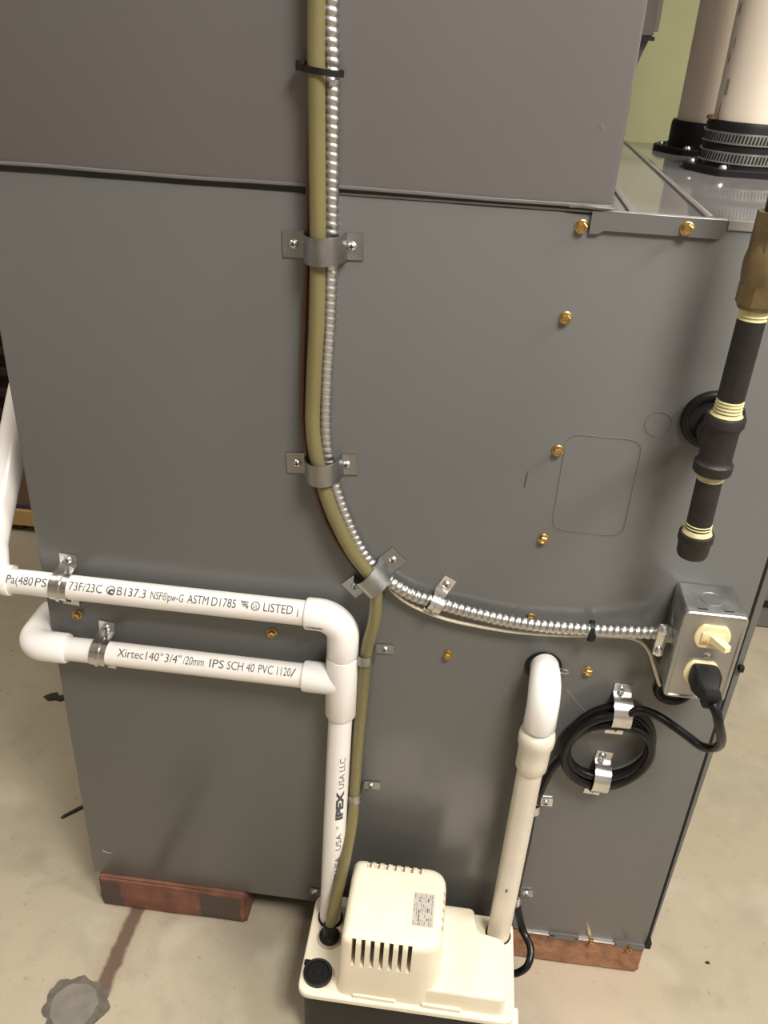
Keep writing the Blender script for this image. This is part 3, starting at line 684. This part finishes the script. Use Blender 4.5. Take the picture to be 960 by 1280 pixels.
def rot_box(c, ax, l, w0, w1):   # tapered toggle lever
    a = Vector(ax).normalized(); s1 = Vector((0, 0, 1)); s1 = (s1-a*s1.dot(a)).normalized(); s2 = a.cross(s1); o_ = Vector(c); L = []
    for d, ww in ((0, w0), (l*.9, w1), (l, w1*.85)): L.append([o_+a*d+s1*i*ww*.8+s2*j*ww for i, j in ((-1, -1), (1, -1), (1, 1), (-1, 1))])
    return MB().loft(L)
rot_box((sx+.001, -yc_-.003, sz), (.55, -1, .0), .0190, .0045, .0037).build('toggle', IVORY, swo, 30)
fm = MB(); fit_text(fm, 'OFF', sx-.0098, sx-.0040, .0034, lambda x, y: (x, -yc_-.0052, sz-.0045+y)); fm.add([(sx-.0098, -yc_-.0052, sz-.0054), (sx-.0040, -yc_-.0052, sz-.0054), (sx-.0040, -yc_-.0052, sz-.0047), (sx-.0098, -yc_-.0052, sz-.0047)], [(0, 1, 2, 3)])
fm.build('lettering', REDP, swo, 0)
ou = MB(); oh = dshape(ox, oz, .0165, .0135); ou.loft([[(p.x, -y, p.y) for p in inset(oh, i)] for i, y in ((0, yc_-.001), (0, yc_+.002), (.0008, yc_+.0028), (.0016, yc_+.003))])
ou.build('outlet', IVORY, jb)
MB().lathe([(0, .0036), (.0012, .0034), (.002, .002)], (.6878, -yc_, .5705), (0, -1, 0), 16).build('cover_screw', ZINC, jb)
for z in (bz1-.010, bz0+.012): MB().lathe([(0, .0018), (.0008, .0012)], (bx0, -.042, z), (-1, 0, 0), 10).build('side_screw', ZINC, jb)
# clamp connector
cn = thing('cable_connector', 'bright two-screw clamp joining the armored cable to the switch box', 'connector', (bx0-.008, -.022, .569))
MB().lathe([(0, .0095), (.010, .0095), (.012, .0078)], (bx0, -.022, .569), (-1, 0, -.05), 24).build('collar', GALVB, cn)
MB().box((bx0-.0165, -.0360, .5510), (bx0-.0060, -.0300, .5870), .0020, 2).build('clamp_plate', GALVB, cn)
for z in (.5815, .5565):
    MB().lathe([(0, .0043), (.0025, .0043), (.0038, .0025)], (bx0-.0112, -.0360, z), (-.15, -1, 0), 14).build('screw', ZINC, cn)
MB().tube(spline([(.6395, -.004, .5520), (.6440, -.010, .5575), (.6500, -.014, .5585)], .002), .0006, 6).build('bent_wire', ZINC, cn)

# ------------------------------------------------------------------ power cord
pc = thing('power_cord', 'black power cord plugged into the outlet and coiled on the furnace side', 'power cord', (.628, 0, .404))
cpts = [(.6895, -.0960, .5480), (.6935, -.1010, .5420), (.6985, -.1015, .5290), (.7070, -.0945, .5080), (.7120, -.0835, .4890), (.7125, -.0700, .4720), (.7060, -.0590, .4620), (.6960, -.0490, .4625), (.6810, -.0390, .4665), (.6634, -.0300, .4710), (.6470, -.0230, .4690)]
ccx, ccz = .6285, .4010
def turn(t):
    # t in turns; overlapping loops of different size and depth
    keys = [(0, .0440, .0545, .0200), (.5, .0475, .0550, .0150), (1, .0425, .0400, .0190), (1.5, .0440, .0460, .0060), (2, .0480, .0550, .0060), (2.5, .0415, .0405, .0150), (3, .0450, .0480, .0065), (3.5, .0465, .0520, .0160), (4, .0425, .0415, .0060), (4.33, .0480, .0520, .0065)]
    for a, b in zip(keys, keys[1:]):
        if t <= b[0]:
            u = (t-a[0])/(b[0]-a[0]); u = u*u*(3-2*u); return [a[i]+(b[i]-a[i])*u for i in (1, 2, 3)]
    return keys[-1][1:]
n = 110
for k in range(n+1):
    t = 4.33*k/n; a = math.radians(82+360*t); A_, B_, dd = turn(t)
    cpts.append((ccx+A_*math.cos(a), -dd-.001, ccz+B_*math.sin(a)-.10*A_*math.cos(a)*-1))
cpts += [(.5720, -.0095, .3500), (.5625, -.0110, .2950), (.5620, -.0110, .2323), (.5610, -.0110, .1622), (.5630, -.0120, .1290), (.5740, -.0250, .0950), (.5850, -.0420, .0850), (.5830, -.0590, .0760), (.5720, -.0640, .0640), (.5600, -.0640, .0600)]
MB().tube(spline(cpts, .004), .0046, 12).build('cord', BLACKG, pc)
pm = MB()
def psec(c, w_, h_, tilt=0): 
    return [(c[0]+p.x, c[1]-p.y*tilt, c[2]+p.y) for p in rpoly(rect(-w_, w_, -h_, h_), min(w_, h_)*.45, 3)]
pm.loft([psec((ox+.0015, -yc_-.003, oz), .0125, .0120), psec((ox+.002, -yc_-.006, oz), .0130, .0125), psec((ox+.002, -yc_-.018, oz), .0128, .0122), psec((ox+.002, -yc_-.028, oz-.001), .0092, .0092), psec((ox+.0022, -yc_-.034, oz-.001), .0070, .0070), psec((ox+.0022, -yc_-.0345, oz-.001), .0085, .0085), psec((ox+.0023, -yc_-.042, oz-.0015), .0080, .0080), psec((ox+.0024, -yc_-.044, oz-.002), .0050, .0050)])
pm.build('plug', BLACK, pc, 30)

# ------------------------------------------------------------------ right-hand riser
rs = thing('discharge_pipe', 'white plastic elbow and aged pipe rising from the pump into the furnace', 'drain pipe', (.5425, -.041, .1))
ex = .5465; A = arc((-.012, .470), .028, 90, 180, 12, lambda y, z: (ex, y, z))
e2 = [(ex, .004, .498), (ex, -.006, .498)]+A+[(ex, -.040, .4475), (ex, -.040, .4460)]
MB().tube(e2, [.0150, .0150]+[.0155+.0012*min(1, k/5) for k in range(len(A))]+[.0170, .0160], 32).build('elbow', PVCF, rs)
MB().lathe([(.0, .0140), (.006, .0140), (.0075, .0165), (.010, .0188), (.017, .0195), (.024, .0190), (.030, .0172), (.046, .0170), (.058, .0170), (.062, .0150), (.0625, .0138)], (ex-.0002, -.040, .4475), (-.012, -.004, -1), 32).build('coupling', PVCO2, rs)
MB().tube([(ex-.001, -.040, .395), (.5428, -.0412, .085)], .0138, 28).build('pipe', PVCO, rs)
MB().box((.5405, -.0556, .1990), (.5425, -.0546, .2030)).build('nick', INK, rs, 0)
tag(MB().tube(spline([(.5610, -.004, .4965), (.5690, -.006, .4970), (.5715, -.006, .4950), (.5700, -.006, .4920), (.5620, -.004, .4915)], .001), .0005, 6).build('wire_clip', ZINC), 'tiny bent wire loop beside the white elbow', 'wire')

# ------------------------------------------------------------------ condensate pump
pu = thing('condensate_pump', 'cream condensate pump with slotted motor cover on black tank', 'pump', (.436, -.085, 0))
tk = rpoly(rect(.316, .557, -.146, -.022), .014, 5)
MB().loft([[(p.x, p.y, 0) for p in inset(tk, .004)], [(p.x, p.y, .004) for p in inset(tk, .002)], [(p.x, p.y, .094) for p in tk]]).build('tank', TANK, pu)
lid = MB().loft(dome(rect(.3105, .5620, -.1510, -.0170), .016, .0925, .1010, .003, 0, .001)).build('lid', CREAM, pu)
hob = MB().loft(dome(rect(.3560, .4740, -.1455, -.0320), [.012, .026, .026, .014], .100, .2020, .011, .0026)).build('motor_cover', CREAM, pu, 35)
cut = MB()
for k in range(7):
    x = .3735+k*.0104; cut.box((x-.0023, -.17, .1560), (x+.0023, -.115, .1985))
    x2 = .378+k*.0100; cut.box((x2-.0026, -.0485, .1930), (x2+.0026, -.02, .215))
for k in range(5):
    y = -.1120+k*.0112; cut.box((.4600, y-.0022, .1820), (.49, y+.0022, .1985))
co = cut.build('cutter', DARK, None, 0); co.location = (-.436, .085, 0)
hw = hob; md = hw.modifiers.new('b', 'BOOLEAN'); md.operation = 'DIFFERENCE'; md.object = co; md.solver = 'MANIFOLD'
co.parent = pu; co.location = (-.436, .085, 0)
bpy.context.view_layer.update(); dg = bpy.context.evaluated_depsgraph_get()
nm = bpy.data.meshes.new_from_object(hw.evaluated_get(dg)); hw.modifiers.clear(); hw.data = nm; nm.name = 'motor_cover'
bt = bmesh.new(); bt.from_mesh(nm); bmesh.ops.dissolve_degenerate(bt, dist=1e-6, edges=bt.edges[:]); bmesh.ops.triangulate(bt, faces=[f for f in bt.faces if len(f.verts) > 4], ngon_method='EAR_CLIP'); bt.to_mesh(nm); bt.free()
nm.polygons.foreach_set('use_smooth', [True]*len(nm.polygons)); nm.set_sharp_from_angle(angle=math.radians(35))
bpy.data.objects.remove(co)
st = ([(.440, -.1440), (.5500, -.1440), (.5500, -.0660), (.5160, -.0600), (.5110, -.0290), (.440, -.0290)], [.004, .008, .012, .006, .008, .004])
MB().loft(dome(st[0], st[1], .100, .1300, .005, .001, 0, 4)).build('float_cover', CREAM, pu)
# front foot and small lug
for a, b in ((.375, .425), (.455, .500)): MB().box((a, -.1475, .1005), (b, -.1435, .1065), .001, 1).build('foot_clip', CREAM, pu)
for (x, y, r) in ((.3335, -.0500, .0158), (.5428, -.0412, .0158)):
    MB().lathe([(0, r), (.0008, r), (.0009, r-.001)], (x, y, .1008), seg=32).build('pipe_port', DARK, pu, 0)
MB().lathe([(0, .0155), (.0012, .0155), (.0016, .0140)], (.3366, -.0775, .1008), seg=28).build('outlet_seat', mat('seat_grey', (.45, .40, .30), .5), pu)
MB().lathe([(0, .0125), (.004, .0125), (.006, .0105), (.0075, .0080), (.024, .0076), (.025, .0070)], (.3366, -.0768, .1015), seg=24).build('outlet_barb', BLACK, pu)
cap = MB().lathe([(0, .0170), (.006, .0170), (.0075, .0155), (.0070, .0135), (.0052, .0125), (.0052, .006), (.0065, .0050), (.0065, .003)], (.3312, -.1255, .1005), seg=32).build('port_cap', BLACK, pu)
MB().box((.3312-.018, -.1180, .1015), (.3312-.010, -.1115, .1065), .001, 1).build('cap_tab', BLACK, cap)
# rating label with rows of fine print
lb = MB().box((.4345, -.1170, .20195), (.4585, -.0740, .20225)).build('rating_label', LABELM, pu, 0)
mb = MB()
for c in range(9):
    x = .4360+c*.00245; y = -.1155
    while y < -.079:
        l = random.uniform(.001, .006); wv_ = .0014 if c in (2, 6) else .0006
        if random.random() < .75: mb.add([(x, y, .2024), (x+wv_, y, .2024), (x+wv_, y+l, .2024), (x, y+l, .2024)], [(0, 1, 2, 3)])
        y += l+random.uniform(.0006, .0025)
pt = mb.build('fine_print', INK, lb, 0); pt['kind'] = 'stuff'
mb = MB()
for k in range(60):
    x, y = random.gauss(.399, .006), random.gauss(-.085, .014); r = random.uniform(.0003, .0007)
    mb.add([(x+r*math.cos(a), y+r*math.sin(a), .2022) for a in (0, 1.26, 2.5, 3.8, 5)], [(0, 1, 2, 3, 4)])
gs = mb.build('glue_residue', mat('residue', (.62, .50, .36), .6), pu, 0); gs['kind'] = 'stuff'
MB().box((.5570, -.1400, .004), (.5690, -.1180, .080), .002, 2).build('mount_tab', WHITEP, pu)

# ------------------------------------------------------------------ background left and right
pa = thing('wooden_pallet', 'pale wooden board raised off the floor behind the left edge', 'pallet', (-.45, .95, 0))
MB().box((-1.2, .895, .020), (-.10, 1.03, .060), .001, 1).build('board', WOOD, pa)
for x in (-1.1, -.62, -.16): MB().box((x, .91, 0), (x+.06, 1.03, .020)).build('runner', mat('dark_wood', (.05, .035, .02), .8), pa, 0)
cb = thing('cardboard_box', 'brown cardboard box with purple bottom stripe on the pale board', 'box', (-.45, .96, .060))
MB().box((-.95, .905, .060), (-.30, 1.03, .270), .002, 1).build('carton', CARD, cb)
MB().box((-.951, .9035, .0605), (-.299, 1.031, .0700)).build('stripe', PURPLE, cb, 0)
fb = thing('folded_blanket', 'dark maroon folded blankets piled on the cardboard box', 'blanket', (-.62, .965, .270))
from mathutils import noise as mn
for k in range(5):
    bm = bmesh.new(); bmesh.ops.create_cube(bm, size=1)
    x0, x1, z0 = -.94+random.uniform(0, .03), -.32+random.uniform(-.03, 0), .2702+k*.048
    for v in bm.verts: v.co = Vector(((x0+x1)/2+v.co.x*(x1-x0), .966+v.co.y*.118, z0+.024+v.co.z*.0478))
    bmesh.ops.bevel(bm, geom=bm.edges[:], offset=.017, segments=4, affect='EDGES')
    bmesh.ops.subdivide_edges(bm, edges=[e for e in bm.edges if e.calc_length() > .1], cuts=24, use_grid_fill=True)
    for v in bm.verts:
        q = mn.noise(v.co*Vector((11, 9, 20))+Vector((k*3, 0, 0)))
        v.co.y += .004*q
        if z0+.004 < v.co.z < z0+.044: v.co.z += .0025*q
    MB().bm(bm).build('fold', MAROON, fb, 60)
gc = thing('grey_appliance', 'grey metal cabinet with black slot beyond the right furnace edge', 'cabinet', (1.25, .93, 0))
MB().box((.93, .83, .002), (1.75, 1.04, .52), .004, 2).build('cabinet_body', GREYB, gc)
MB().box((1.090, .826, .055), (1.20, .831, .070)).build('slot', DARK, gc, 0)
MB().box((.945, .84, 0), (1.735, 1.03, .004)).build('plinth', DARK, gc, 0)

# ------------------------------------------------------------------ floor debris
def chip(pts, h, m, name, label, cat='debris'):
    me = MB().loft([[(x, y, .0002) for x, y in pts], [(x, y, h) for x, y in inset_t(pts)]]).build(name, m, None, 0); tag(me, label, cat)
def inset_t(pts):
    cx = sum(p[0] for p in pts)/len(pts); cy = sum(p[1] for p in pts)/len(pts); return [(cx+(x-cx)*.8, cy+(y-cy)*.8) for x, y in pts]
DEB = mat('debris_dark', (.03, .027, .02), .9)
chip([(-.258, .375), (-.245, .366), (-.232, .370), (-.222, .368), (-.210, .380), (-.216, .386), (-.228, .380), (-.238, .390), (-.250, .384)], .004, DEB, 'debris_flake', 'dark flake on the floor left of the furnace edge')
chip([(-.1125, .125), (-.108, .123), (-.070, .163), (-.073, .167), (-.095, .146)], .003, DEB, 'debris_splinter', 'thin dark splinter on the floor near the left brick')
for x, y, r, l in ((.835, .030, .004, 'small dark crumb on the floor right of the furnace, further back'), (.798, -.070, .0045, 'dark crumb on the floor right of the orange brick'), (.783, -.085, .0022, 'tiny dark speck nearest the bottom right')):
    chip([(x+r*math.cos(a)*random.uniform(.6, 1.2), y+r*.6*math.sin(a)*random.uniform(.6, 1.2)) for a in [k*math.pi/4 for k in range(8)]], .002, DEB, 'debris_crumb', l)
for o in bpy.data.objects:
    if '_o' in o: del o['_o']
